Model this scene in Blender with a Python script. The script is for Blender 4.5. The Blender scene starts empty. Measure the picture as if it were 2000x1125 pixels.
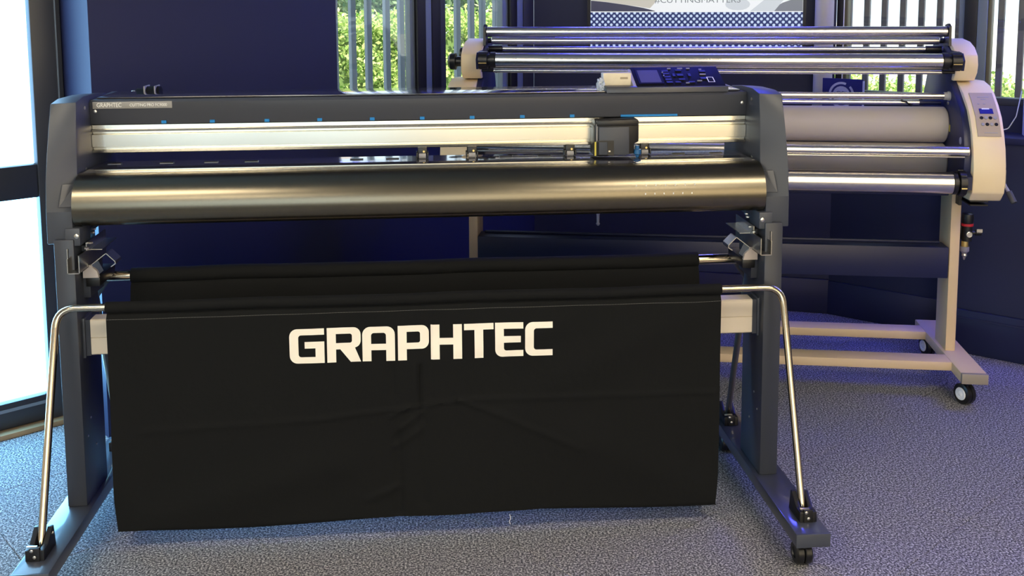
import bpy, bmesh, math, random
from mathutils import Vector, Matrix
from mathutils.geometry import tessellate_polygon
random.seed(7)
scene = bpy.context.scene
COL = scene.collection
rad = math.radians

# ---------------------------------------------------------------- camera
CAM = Vector((-0.00996, -2.65059, 1.43798))
CR = Vector((0.99617496, -0.08725072, -0.00477061))
CU = Vector((0.01434962, 0.10949244, 0.99388404))
CF = Vector((0.08619475, 0.99015086, -0.11032564))
FOC, PX0, PY0 = 1987.2, 1000.0, 219.84
cd = bpy.data.cameras.new('camera')
cam = bpy.data.objects.new('camera', cd)
COL.objects.link(cam)
m = Matrix((CR, CU, -CF)).transposed().to_4x4()
m.translation = CAM
cam.matrix_world = m
cd.sensor_fit = 'HORIZONTAL'
cd.sensor_width = 36.0
cd.lens = FOC / 2000 * 36
cd.shift_y = (PY0 - 562.5) / 2000
cd.clip_start = 0.05
scene.camera = cam

# ---------------------------------------------------------------- world, sun, exposure
wd = bpy.data.worlds.new('world')
scene.world = wd
wd.use_nodes = True
bg = wd.node_tree.nodes['Background']
bg.inputs[0].default_value = (0.72, 0.86, 1.0, 1)
bg.inputs[1].default_value = 2.2
sd = bpy.data.lights.new('sun', 'SUN')
sd.energy = 14.0
sd.angle = rad(0.6)
sd.color = (1.0, 0.93, 0.80)
sun = bpy.data.objects.new('sun', sd)
COL.objects.link(sun)
sun.rotation_euler = (rad(38), 0, rad(12))       # from above and behind the building, lighting the hedges
scene.view_settings.view_transform = 'Standard'
scene.view_settings.look = 'None'
scene.view_settings.gamma = 1.0
scene.view_settings.use_curve_mapping = False
scene.view_settings.exposure = 0.0

LAMP_WARM = 22.0
LAMP_BLUE = 74.0
FROST = 10.0
SHOPFRONT = 3.6

# ---------------------------------------------------------------- pixel helper (directions only, the plane gives the distance)
def ray(px, py):
    return CF + CR * ((px - PX0) / FOC) - CU * ((py - PY0) / FOC)
def hit(px, py, n, d):
    r = ray(px, py)
    n = Vector(n)
    return CAM + r * ((d - n.dot(CAM)) / n.dot(r))

# ---------------------------------------------------------------- materials
MATS = {}
def mat(name, color, rough=0.5, metal=0.0, spec=0.5, emit=None, estr=0.0, coat=0.0, noise=None, bump=None, trans=None):
    if name in MATS:
        return MATS[name]
    m = bpy.data.materials.new(name)
    m.use_nodes = True
    nt = m.node_tree
    b = nt.nodes['Principled BSDF']
    b.inputs['Base Color'].default_value = (*color, 1)
    b.inputs['Roughness'].default_value = rough
    b.inputs['Metallic'].default_value = metal
    b.inputs['Specular IOR Level'].default_value = spec
    b.inputs['Coat Weight'].default_value = coat
    b.inputs['Coat Roughness'].default_value = 0.08
    if trans:
        b.inputs['Transmission Weight'].default_value = trans
    if emit:
        b.inputs['Emission Color'].default_value = (*emit, 1)
        b.inputs['Emission Strength'].default_value = estr
    tc = None
    if noise or bump:
        tc = nt.nodes.new('ShaderNodeNewGeometry')
    if noise:       # (scale, amount)  : slight colour variation
        n = nt.nodes.new('ShaderNodeTexNoise')
        n.inputs['Scale'].default_value = noise[0]
        n.inputs['Detail'].default_value = 4
        nt.links.new(tc.outputs['Position'], n.inputs['Vector'])
        mx = nt.nodes.new('ShaderNodeMix'); mx.data_type = 'RGBA'
        mx.inputs['A'].default_value = (*[c * (1 - noise[1]) for c in color], 1)
        mx.inputs['B'].default_value = (*[min(1, c * (1 + noise[1])) for c in color], 1)
        nt.links.new(n.outputs['Fac'], mx.inputs['Factor'])
        nt.links.new(mx.outputs['Result'], b.inputs['Base Color'])
    if bump:        # (scale, strength, distance)
        n = nt.nodes.new('ShaderNodeTexNoise')
        n.inputs['Scale'].default_value = bump[0]
        n.inputs['Detail'].default_value = 3
        nt.links.new(tc.outputs['Position'], n.inputs['Vector'])
        bp = nt.nodes.new('ShaderNodeBump')
        bp.inputs['Strength'].default_value = bump[1]
        bp.inputs['Distance'].default_value = bump[2]
        nt.links.new(n.outputs['Fac'], bp.inputs['Height'])
        nt.links.new(bp.outputs['Normal'], b.inputs['Normal'])
    MATS[name] = m
    return m

NAVY = mat('navy_paint', (0.008, 0.0115, 0.052), 0.55, noise=(3, 0.08), bump=(90, 0.15, 0.001))
CREAMW = mat('cream_wall', (0.86, 0.80, 0.66), 0.7)
CEIL = mat('ceiling_grey', (0.30, 0.30, 0.31), 0.8)
FRAME = mat('anthracite_frame', (0.035, 0.037, 0.045), 0.4)
FRAMEB = mat('black_frame', (0.010, 0.009, 0.011), 0.45)
BEAD = mat('grey_blue_bead', (0.16, 0.20, 0.25), 0.5)
OLIVE = mat('bronze_bead', (0.13, 0.12, 0.07), 0.4)
WOODSILL = mat('brown_threshold', (0.33, 0.23, 0.12), 0.6, noise=(12, 0.3))
CHAR = mat('charcoal_plastic', (0.050, 0.057, 0.075), 0.42, bump=(700, 0.08, 0.0004))
CHARG = mat('charcoal_gloss', (0.054, 0.058, 0.072), 0.30)
POST = mat('dark_navy_steel', (0.035, 0.040, 0.055), 0.38, bump=(600, 0.06, 0.0004))
BLACKP = mat('black_plastic', (0.008, 0.008, 0.009), 0.35)
BLACKM = mat('black_satin_sheet', (0.30, 0.27, 0.22), 0.33, metal=1.0)
FRONT = mat('black_anodised_front', (0.18, 0.16, 0.12), 0.27, metal=1.0, bump=(500, 0.05, 0.0004))
ALU = mat('aluminium', (0.83, 0.80, 0.70), 0.20, metal=1.0)
ALUB = mat('brushed_aluminium', (0.82, 0.79, 0.70), 0.30, metal=1.0)
ROLL = mat('polished_roller', (0.80, 0.77, 0.72), 0.25, metal=1.0)
CHROME = mat('chrome_tube', (0.58, 0.50, 0.38), 0.14, metal=1.0)
GALV = mat('galvanised_steel', (0.70, 0.68, 0.64), 0.28, metal=1.0, noise=(60, 0.12))
SILVER = mat('silver_beam', (0.74, 0.65, 0.52), 0.42, metal=0.35)
PLATEN = mat('platen_gloss', (0.035, 0.035, 0.045), 0.05, spec=0.9, coat=1.0)
FOOTM = mat('foot_gloss', (0.035, 0.040, 0.055), 0.35, coat=0.6)
CYAN = mat('blue_sticker', (0.0, 0.22, 0.60), 0.5)
LETTER = mat('cream_print', (0.92, 0.86, 0.75), 0.7)
PLATE = mat('nameplate_grey', (0.30, 0.29, 0.27), 0.4)
WHITEP = mat('white_print', (0.9, 0.9, 0.86), 0.5)
GREYP = mat('grey_print', (0.28, 0.28, 0.34), 0.5)
SCREEN = mat('dark_lcd', (0.075, 0.070, 0.075), 0.4, spec=0.2)
PANELM = mat('panel_navy', (0.006, 0.006, 0.009), 0.55, spec=0.12)
CARTON = mat('cream_carton', (0.78, 0.70, 0.52), 0.7, noise=(60, 0.1))
WRAP = mat('clear_wrap', (0.85, 0.92, 0.97), 0.12, trans=0.55)
YELLOW = mat('yellow_strip', (0.65, 0.55, 0.08), 0.5)
RED = mat('red_plastic', (0.55, 0.02, 0.03), 0.4)
BLUEP = mat('blue_plastic', (0.02, 0.12, 0.30), 0.4)
LAMW = mat('cream_paint', (0.87, 0.71, 0.46), 0.42, bump=(400, 0.05, 0.0004))
LAMLEG = mat('beige_powder_coat', (0.68, 0.51, 0.32), 0.5, bump=(500, 0.08, 0.0004))
LAMNAVY = mat('navy_steel_plate', (0.010, 0.014, 0.060), 0.4)
RUBBER = mat('grey_silicone_roller', (0.46, 0.41, 0.38), 0.6)
KEYP = mat('keypad_beige', (0.44, 0.36, 0.24), 0.5)
BRASS = mat('brass', (0.70, 0.52, 0.20), 0.35, metal=0.8)
GREYC = mat('grey_knob', (0.35, 0.34, 0.35), 0.5)
CAPG = mat('grey_end_cap', (0.28, 0.24, 0.20), 0.5)
PIPE = mat('pale_grey_pipe', (0.55, 0.53, 0.48), 0.5)
FENCE = mat('grey_fence', (0.26, 0.30, 0.36), 0.6)
FENCER = mat('dark_fence', (0.15, 0.14, 0.18), 0.6)
CARDW = mat('white_card', (0.82, 0.82, 0.84), 0.5)
REDPRINT = mat('red_print', (0.62, 0.06, 0.10), 0.5)
SIGNBLUE = mat('blue_sign', (0.012, 0.012, 0.20), 0.4)
SIGNW = mat('pale_sign_print', (0.55, 0.55, 0.85), 0.5)
GROUND = mat('pale_paving', (0.62, 0.60, 0.54), 0.9, noise=(0.6, 0.2))
BRICKO = mat('orange_render', (0.62, 0.33, 0.16), 0.8, noise=(2, 0.15))
ROOFM = mat('grey_roof', (0.25, 0.22, 0.21), 0.8)
BARK = mat('bark', (0.13, 0.09, 0.06), 0.9)
WIREW = mat('white_cable', (0.8, 0.8, 0.8), 0.5)

def cloth_mat():
    m = bpy.data.materials.new('black_canvas'); m.use_nodes = True
    nt = m.node_tree; b = nt.nodes['Principled BSDF']
    b.inputs['Base Color'].default_value = (0.0078, 0.0083, 0.0088, 1)
    b.inputs['Roughness'].default_value = 0.85
    b.inputs['Specular IOR Level'].default_value = 0.12
    b.inputs['Sheen Weight'].default_value = 0.01
    g = nt.nodes.new('ShaderNodeNewGeometry')
    n = nt.nodes.new('ShaderNodeTexNoise'); n.inputs['Scale'].default_value = 26; n.inputs['Detail'].default_value = 5
    nt.links.new(g.outputs['Position'], n.inputs['Vector'])
    bp = nt.nodes.new('ShaderNodeBump'); bp.inputs['Strength'].default_value = 0.25; bp.inputs['Distance'].default_value = 0.006
    nt.links.new(n.outputs['Fac'], bp.inputs['Height']); nt.links.new(bp.outputs['Normal'], b.inputs['Normal'])
    return m
CLOTH = cloth_mat()

def carpet_mat():
    m = bpy.data.materials.new('speckled_carpet'); m.use_nodes = True
    nt = m.node_tree; b = nt.nodes['Principled BSDF']
    b.inputs['Roughness'].default_value = 0.95
    b.inputs['Specular IOR Level'].default_value = 0.1
    g = nt.nodes.new('ShaderNodeNewGeometry')
    n = nt.nodes.new('ShaderNodeTexNoise'); n.inputs['Scale'].default_value = 185; n.inputs['Detail'].default_value = 3.0
    n.inputs['Roughness'].default_value = 0.7
    nt.links.new(g.outputs['Position'], n.inputs['Vector'])
    r = nt.nodes.new('ShaderNodeValToRGB')
    e = r.color_ramp.elements
    e[0].position = 0.37; e[0].color = (0.030, 0.032, 0.040, 1)
    e[1].position = 0.64; e[1].color = (0.60, 0.59, 0.59, 1)
    k = r.color_ramp.elements.new(0.5); k.color = (0.15, 0.15, 0.165, 1)
    nt.links.new(n.outputs['Fac'], r.inputs['Fac'])
    nt.links.new(r.outputs['Color'], b.inputs['Base Color'])
    bp = nt.nodes.new('ShaderNodeBump'); bp.inputs['Strength'].default_value = 0.5; bp.inputs['Distance'].default_value = 0.003
    nt.links.new(n.outputs['Fac'], bp.inputs['Height']); nt.links.new(bp.outputs['Normal'], b.inputs['Normal'])
    return m
CARPET = carpet_mat()

def emis(name, color, strength):
    m = bpy.data.materials.new(name); m.use_nodes = True
    nt = m.node_tree; nt.nodes.remove(nt.nodes['Principled BSDF'])
    e = nt.nodes.new('ShaderNodeEmission'); e.inputs[0].default_value = (*color, 1); e.inputs[1].default_value = strength
    nt.links.new(e.outputs[0], nt.nodes['Material Output'].inputs[0])
    return m
FROSTA = emis('backlit_frosted_glass', (0.32, 0.62, 0.95), FROST * 0.8)
FROSTB = emis('backlit_frosted_glass_low', (0.19, 0.52, 0.85), FROST * 2.3)
WARM = emis('warm_lamp', (1.0, 0.87, 0.66), LAMP_WARM)
SHOPW = emis('backlit_warm_blind', (1.0, 0.81, 0.52), SHOPFRONT * 1.1)
SHOPM = emis('backlit_cream_blind', (1.0, 0.88, 0.66), SHOPFRONT)
SHOPC = emis('backlit_cool_blind', (0.76, 0.90, 0.96), SHOPFRONT)
BLUE = emis('blue_led', (0.07, 0.08, 1.0), LAMP_BLUE)

def glass_mat():
    m = bpy.data.materials.new('window_glass'); m.use_nodes = True
    nt = m.node_tree; nt.nodes.remove(nt.nodes['Principled BSDF'])
    t = nt.nodes.new('ShaderNodeBsdfTransparent'); t.inputs[0].default_value = (0.93, 0.95, 0.94, 1)
    g = nt.nodes.new('ShaderNodeBsdfGlossy'); g.inputs['Roughness'].default_value = 0.02
    f = nt.nodes.new('ShaderNodeMixShader'); f.inputs[0].default_value = 0.05
    nt.links.new(t.outputs[0], f.inputs[1]); nt.links.new(g.outputs[0], f.inputs[2])
    nt.links.new(f.outputs[0], nt.nodes['Material Output'].inputs[0])
    return m
GLASS = glass_mat()

def leaf_mat(name, c1, c2):
    m = bpy.data.materials.new(name); m.use_nodes = True
    nt = m.node_tree; b = nt.nodes['Principled BSDF']
    g = nt.nodes.new('ShaderNodeNewGeometry')
    r = nt.nodes.new('ShaderNodeValToRGB')
    r.color_ramp.elements[0].color = (*c1, 1); r.color_ramp.elements[1].color = (*c2, 1)
    nt.links.new(g.outputs['Random Per Island'], r.inputs['Fac'])
    nt.links.new(r.outputs['Color'], b.inputs['Base Color'])
    b.inputs['Roughness'].default_value = 0.55
    tr = nt.nodes.new('ShaderNodeBsdfTranslucent'); nt.links.new(r.outputs['Color'], tr.inputs[0])
    mx = nt.nodes.new('ShaderNodeMixShader'); mx.inputs[0].default_value = 0.3
    nt.links.new(b.outputs[0], mx.inputs[1]); nt.links.new(tr.outputs[0], mx.inputs[2])
    nt.links.new(mx.outputs[0], nt.nodes['Material Output'].inputs[0])
    return m
LEAF = leaf_mat('hedge_leaf', (0.15, 0.33, 0.05), (0.72, 0.78, 0.30))
LEAF2 = leaf_mat('tree_leaf', (0.06, 0.17, 0.09), (0.30, 0.42, 0.22))

# ---------------------------------------------------------------- mesh helpers
def link(name, me, m, parent=None):
    me.name = name
    o = bpy.data.objects.new(name, me)
    COL.objects.link(o)
    if m is not None:
        me.materials.append(m)
    if parent is not None:
        o.parent = parent
    return o
def fin(name, bm, m, parent=None, smooth=None, loc=None, rz=None):
    bmesh.ops.recalc_face_normals(bm, faces=bm.faces[:])
    me = bpy.data.meshes.new(name)
    bm.to_mesh(me); bm.free()
    if smooth is not None:
        for p in me.polygons: p.use_smooth = True
        me.set_sharp_from_angle(angle=rad(smooth))
    o = link(name, me, m, parent)
    if loc is not None: o.location = loc
    if rz is not None: o.rotation_euler.z = rz
    return o
def bbox(bm, x0, x1, y0, y1, z0, z1, bev=0.0, seg=2):
    vs = [bm.verts.new(p) for p in ((x0,y0,z0),(x1,y0,z0),(x1,y1,z0),(x0,y1,z0),(x0,y0,z1),(x1,y0,z1),(x1,y1,z1),(x0,y1,z1))]
    fs = [bm.faces.new([vs[i] for i in f]) for f in ((0,3,2,1),(4,5,6,7),(0,1,5,4),(1,2,6,5),(2,3,7,6),(3,0,4,7))]
    if bev > 0:
        ed = list({e for f in fs for e in f.edges})
        bmesh.ops.bevel(bm, geom=ed, offset=bev, segments=seg, affect='EDGES', profile=0.5)
def box(name, x0, x1, y0, y1, z0, z1, m, parent=None, bev=0.0, seg=2, **k):
    bm = bmesh.new(); bbox(bm, x0, x1, y0, y1, z0, z1, bev, seg)
    return fin(name, bm, m, parent, smooth=40 if bev > 0 else None, **k)
def boxes(name, lst, m, parent=None, bev=0.0, **k):
    bm = bmesh.new()
    for b in lst: bbox(bm, *b, bev)
    return fin(name, bm, m, parent, smooth=40 if bev > 0 else None, **k)
def prism(name, poly, axis, a0, a1, m, parent=None, bev=0.0, smooth=35, poly2=None, **k):
    """polygon in the two other axes (x:(y,z) y:(x,z) z:(x,y)) extruded along axis; poly2 = other end's outline"""
    def P(a, q):
        return {'x': (a, q[0], q[1]), 'y': (q[0], a, q[1]), 'z': (q[0], q[1], a)}[axis]
    bm = bmesh.new()
    A = [bm.verts.new(P(a0, q)) for q in poly]
    B = [bm.verts.new(P(a1, q)) for q in (poly2 or poly)]
    bm.faces.new(A); bm.faces.new(list(reversed(B)))
    n = len(A)
    for i in range(n):
        bm.faces.new((A[i], A[(i+1) % n], B[(i+1) % n], B[i]))
    bmesh.ops.recalc_face_normals(bm, faces=bm.faces[:])
    if bev > 0:
        ed = [e for e in bm.edges if len(e.link_faces) == 2 and e.calc_face_angle() > rad(35)]
        bmesh.ops.bevel(bm, geom=ed, offset=bev, segments=2, affect='EDGES', profile=0.5)
    return fin(name, bm, m, parent, smooth=smooth, **k)
def lathe_bm(bm, p0, p1, prof, seg=28):
    """prof: (distance along, radius) from p0 towards p1"""
    p0 = Vector(p0); d = (Vector(p1) - p0).normalized()
    a = d.orthogonal().normalized(); b = d.cross(a)
    rings = []
    for t, r in prof:
        c = p0 + d * t
        if r <= 1e-6:
            rings.append([bm.verts.new(c)])
        else:
            rings.append([bm.verts.new(c + a * (r * math.cos(2*math.pi*i/seg)) + b * (r * math.sin(2*math.pi*i/seg))) for i in range(seg)])
    for A, B in zip(rings[:-1], rings[1:]):
        for i in range(seg):
            j = (i + 1) % seg
            if len(A) == 1 and len(B) == 1: continue
            if len(A) == 1: bm.faces.new((A[0], B[i], B[j]))
            elif len(B) == 1: bm.faces.new((A[i], A[j], B[0]))
            else: bm.faces.new((A[i], A[j], B[j], B[i]))
def lathe(name, p0, p1, prof, m, parent=None, seg=28, **k):
    bm = bmesh.new(); lathe_bm(bm, p0, p1, prof, seg)
    return fin(name, bm, m, parent, smooth=35, **k)
def cyl(name, p0, p1, r, m, parent=None, seg=28, ch=0.0, **k):
    L = (Vector(p1) - Vector(p0)).length
    if ch > 0: prof = [(0, 0), (0, r-ch), (ch, r), (L-ch, r), (L, r-ch), (L, 0)]
    else: prof = [(0, 0), (0, r), (L, r), (L, 0)]
    return lathe(name, p0, p1, prof, m, parent, seg, **k)
def tube(name, pts, r, m, parent=None, seg=14, fillet=0.0, **k):
    pts = [Vector(p) for p in pts]
    path = [pts[0]]
    for i in range(1, len(pts)-1):
        if fillet > 0:
            a = (pts[i-1]-pts[i]).normalized(); b = (pts[i+1]-pts[i]).normalized()
            ang = a.angle(b); cut = fillet / math.tan(ang/2)
            s, e = pts[i] + a*cut, pts[i] + b*cut
            for j in range(9):
                t = j/8
                path.append(s*(1-t)**2 + pts[i]*2*t*(1-t) + e*t*t)
        else:
            path.append(pts[i])
    path.append(pts[-1])
    bm = bmesh.new(); prev = None; up = None
    rings = []
    for i, p in enumerate(path):
        d = (path[min(i+1, len(path)-1)] - path[max(i-1, 0)]).normalized()
        if up is None: up = d.orthogonal().normalized()
        up = (up - d * up.dot(d)).normalized()
        s = d.cross(up)
        rings.append([bm.verts.new(p + up*(r*math.cos(2*math.pi*q/seg)) + s*(r*math.sin(2*math.pi*q/seg))) for q in range(seg)])
    for A, B in zip(rings[:-1], rings[1:]):
        for q in range(seg):
            bm.faces.new((A[q], A[(q+1) % seg], B[(q+1) % seg], B[q]))
    bm.faces.new(rings[0]); bm.faces.new(rings[-1])
    return fin(name, bm, m, parent, smooth=50, **k)
def plane_poly(name, pts, m, parent=None, **k):
    bm = bmesh.new(); bm.faces.new([bm.verts.new(p) for p in pts])
    return fin(name, bm, m, parent, **k)
_font_objs = []
def text(name, body, size, mtx, m, parent=None, align='CENTER', extrude=0.0006, sx=1.0):
    cu = bpy.data.curves.new(name, 'FONT'); cu.body = body; cu.size = size; cu.align_x = align; cu.align_y = 'CENTER'
    cu.extrude = extrude; cu.resolution_u = 4
    o = bpy.data.objects.new('tmp', cu); COL.objects.link(o)
    dg = bpy.context.evaluated_depsgraph_get()
    me = bpy.data.meshes.new_from_object(o.evaluated_get(dg))
    bpy.data.objects.remove(o); bpy.data.curves.remove(cu)
    me.transform(mtx @ Matrix.Diagonal((sx, 1, 1, 1)))
    me.materials.clear()
    return link(name, me, m, parent)
def frame3(org, xa, ya):
    xa = Vector(xa).normalized(); ya = Vector(ya).normalized(); za = xa.cross(ya)
    M = Matrix((xa, ya, za)).transposed().to_4x4(); M.translation = Vector(org)
    return M
def thing(name, label, cat, loc=(0,0,0), rz=0.0, group=None):
    o = bpy.data.objects.new(name, None); COL.objects.link(o)
    o.empty_display_size = 0.1
    o.location = loc; o.rotation_euler.z = rz
    return tag(o, label, cat, group)
def tag(o, label, cat, group=None, kind=None):
    o['label'] = label; o['category'] = cat
    if group: o['group'] = group
    if kind: o['kind'] = kind
    return o
def struct(o, label=None):
    o['kind'] = 'structure'
    if label: o['label'] = label
    return o
def copy_tree(o, parent=None):
    c = o.copy(); COL.objects.link(c); c.parent = parent
    for ch in [x for x in o.children]: copy_tree(ch, c)
    return c

# ================================================================= ROOM
LO, LA = Vector((-1.28, 0.862, 0)), rad(37.0)          # left wall line (local x along, y outwards)
RO, RA = Vector((1.82, 1.755, 0)), rad(-43.0)          # right wall line
def onw(O, A, s, d, z=0.0):
    return O + Vector((math.cos(A), math.sin(A), 0))*s + Vector((-math.sin(A), math.cos(A), 0))*d + Vector((0, 0, z))
C1 = onw(LO, LA, 2.256, 0); C2 = onw(RO, RA, 0.006, 0)
CA = math.atan2((C2-C1).y, (C2-C1).x); CL = (C2-C1).length
H = 2.6
KL = dict(loc=LO, rz=LA); KR = dict(loc=RO, rz=RA); KC = dict(loc=C1, rz=CA)

# floor: slab and carpet tiles laid along the left wall
cornL = onw(LO, LA, -4.6, 0); cornR = onw(RO, RA, 5.4, 0)
back0 = Vector((-2.9, -5.6, 0)); back1 = Vector((3.9, -5.6, 0))
room = [C1, C2, cornR, back1, back0, cornL]
floor = prism('floor', [(p.x, p.y) for p in room], 'z', -0.08, -0.006, mat('floor_screed', (0.05, 0.05, 0.055), 0.9))
struct(floor, 'carpet tile floor of the showroom')
def inside(p, margin):
    n = len(room)
    for i in range(n):
        a, b = room[i], room[(i+1) % n]
        e = (b-a); nn = Vector((-e.y, e.x, 0)).normalized()     # room is clockwise: inside is on the right
        if (p-a).dot(nn) > margin: return False
    return True
tile_me = None
seam = Vector((-1.274, 0.337, 0))
ex, ey = Vector((math.cos(LA), math.sin(LA), 0)), Vector((-math.sin(LA), math.cos(LA), 0))
for i in range(-14, 15):
    for j in range(-14, 6):
        c = seam + ex*(0.5*i + 0.18) + ey*(0.5*j + 0.25)
        if c.y < -2.2 or not inside(c, 0.1): continue
        if tile_me is None:
            t = box('carpet_tile', -0.2493, 0.2493, -0.2493, 0.2493, -0.007, 0.0, CARPET, floor, bev=0.0012, seg=1)
            tile_me = t.data
        else:
            t = bpy.data.objects.new('carpet_tile', tile_me); COL.objects.link(t); t.parent = floor
        t.location = c; t.rotation_euler.z = LA
struct(prism('ceiling', [(p.x, p.y) for p in room], 'z', H, H+0.15, CEIL))

# left wall: frosted entrance glazing, projecting pier, two clear windows
struct(box('wall_left', -5.0, -1.0, 0, 0.2, -0.05, H, CREAMW, **KL))
struct(box('wall_left_lintel', -1.0, 2.256, 0, 0.2, 2.25, H, NAVY, **KL))
struct(box('wall_left_pier', 0.066, 0.98, -0.27, 0.2, -0.05, H, NAVY, **KL))
struct(box('wall_left_sill', 0.98, 2.256, 0.0, 0.2, -0.05, 0.95, NAVY, **KL))
struct(box('baseboard_left', 0.98, 2.256, -0.016, 0.0, 0.0, 0.16, NAVY, bev=0.004, **KL))
door = struct(boxes('door_1', [(-0.034, 0.064, -0.02, 0.07, 0, 2.25), (-1.0, -0.9, -0.02, 0.07, 0, 2.25),
    (-0.9, -0.034, -0.015, 0.06, 0.788, 0.9), (-0.9, -0.034, -0.015, 0.06, 0.02, 0.108), (-0.9, -0.034, -0.015, 0.06, 2.17, 2.25)], FRAME, bev=0.004, **KL),
    'dark framed entrance door with white frosted glass panes')
def dchild(name, *a, **k):
    return box(name, *a, door, **k)
for s0, s1 in ((-0.9, -0.034),):
    dchild('pane', s0, s1, 0.015, 0.025, 0.9, 2.17, FROSTA)
    dchild('pane', s0, s1, 0.015, 0.025, 0.108, 0.788, FROSTB)
dchild('drip_strip', -0.9, -0.034, -0.019, -0.014, 0.078, 0.088, BEAD)
dchild('gasket', 0.044, 0.048, -0.024, -0.018, 0.02, 2.2, BEAD)
struct(box('trim_1', -1.0, 0.066, -0.055, 0.0, 0.0, 0.018, WOODSILL, bev=0.003, **KL), 'brown wooden threshold strip under the frosted door')

def window(name, label, K, s0, s1, z0, z1, members, bars=()):
    bm = bmesh.new()
    bbox(bm, s0, s1, 0.0, 0.07, z0, z0+0.03, 0.003)
    bbox(bm, s0, s1, 0.0, 0.07, z1-0.05, z1, 0.003)
    w = struct(fin(name, bm, FRAME, smooth=40, **K), label)
    for a, b, d0, d1, m in members:
        box('frame_post', a, b, d0, d1, z0, z1, m, w, bev=0.003)
    return w
w1 = window('window_1', 'clear window left of the laminator beside the navy pier', KL, 0.98, 1.609, 0.95, 2.25,
    [(0.98, 1.01, 0.0, 0.07, FRAMEB), (1.537, 1.562, 0.02, 0.06, BEAD), (1.562, 1.609, 0.0, 0.07, FRAMEB)])
box('pane', 1.01, 1.54, 0.035, 0.043, 0.98, 2.2, GLASS, w1)
w2 = window('window_2', 'narrow clear window behind the left end of the laminator', KL, 1.609, 2.256, 0.95, 2.25,
    [(1.609, 1.643, 0.004, 0.07, BEAD), (1.643, 1.691, 0.0, 0.07, FRAMEB), (1.691, 1.726, 0.01, 0.06, FRAME),
     (2.072, 2.107, 0.02, 0.06, BEAD), (2.107, 2.149, 0.0, 0.07, FRAMEB), (2.149, 2.189, 0.004, 0.07, BEAD), (2.189, 2.256, 0.0, 0.07, FRAME)])
box('pane', 1.726, 2.072, 0.035, 0.043, 0.98, 2.2, GLASS, w2)

# chamfered back wall
struct(box('wall_back', 0, CL, 0, 0.2, -0.05, H, NAVY, **KC))
struct(box('baseboard_back', 0, CL, -0.016, 0, 0, 0.16, NAVY, bev=0.004, **KC))

# right wall
struct(box('wall_right', 0.006, 6.0, 0, 0.2, -0.05, 1.0, NAVY, **KR))
struct(box('wall_right_lintel', 0.006, 6.0, 0, 0.2, 2.25, H, NAVY, **KR))
struct(box('wall_right_front', 2.2, 6.0, 0, 0.2, 1.0, 2.25, CREAMW, **KR))
struct(box('baseboard_right', 0.006, 0.56, -0.016, 0, 0, 0.155, NAVY, bev=0.004, **KR))
w3 = window('window_3', 'clear window behind the right end of the laminator', KR, 0.006, 0.592, 1.0, 2.25,
    [(0.006, 0.036, 0.0, 0.07, FRAMEB), (0.036, 0.052, 0.01, 0.05, OLIVE), (0.518, 0.541, 0.015, 0.06, BEAD), (0.541, 0.592, 0.0, 0.09, FRAMEB)])
box('pane', 0.052, 0.525, 0.035, 0.043, 1.03, 2.2, GLASS, w3)
w4 = window('window_4', 'clear window at the right edge above the ledge', KR, 0.592, 2.2, 1.0, 2.25,
    [(0.592, 0.630, 0.0, 0.09, BEAD), (0.630, 0.645, 0.01, 0.05, OLIVE), (2.12, 2.2, 0.0, 0.07, FRAMEB)])
box('pane', 0.645, 2.12, 0.035, 0.043, 1.03, 2.2, GLASS, w4)
ledge = struct(box('trim_2', 0.56, 3.2, -0.17, 0.0, 0.0, 0.865, NAVY, **KR), 'navy boxed ledge under the right window')
box('ledge_top', 0.55, 3.2, -0.185, 0.0, 0.865, 0.893, NAVY, ledge, bev=0.004)
box('skirting', 0.56, 3.2, -0.188, -0.17, 0.0, 0.18, NAVY, ledge, bev=0.004)
box('skirting_moulding', 0.56, 3.2, -0.194, -0.186, 0.145, 0.152, NAVY, ledge)

# walls behind the camera
def wall_between(name, a, b, m):
    L = (b-a).length; A = math.atan2((b-a).y, (b-a).x)
    return struct(box(name, -0.1, L+0.1, 0, 0.2, -0.05, H, m, loc=a, rz=A))
wall_between('wall_front', back1, back0, CREAMW)
wall_between('wall_side_right', cornR, back1, CREAMW)
wall_between('wall_side_left', back0, cornL, CREAMW)

# shopfront with sunlit blinds, behind the camera
w5 = struct(boxes('window_5', [(-.05 + 1.24*i, .05 + 1.24*i, -.03, .02, .25, 2.25) for i in range(6)] + [(-.05, 6.25, -.03, .02, .20, .28), (-.05, 6.25, -.03, .02, 2.2, 2.28)], FRAMEB, loc=back0 + Vector((.3, .0, 0)), rz=0.0), 'shopfront windows with sunlit blinds behind the camera')
for i in range(5):
    box('blind', .05 + 1.24*i, 1.19 + 1.24*i, .012, .018, .28, 2.2, (SHOPC, SHOPC, SHOPM, SHOPW, SHOPW)[i], w5)
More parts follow.
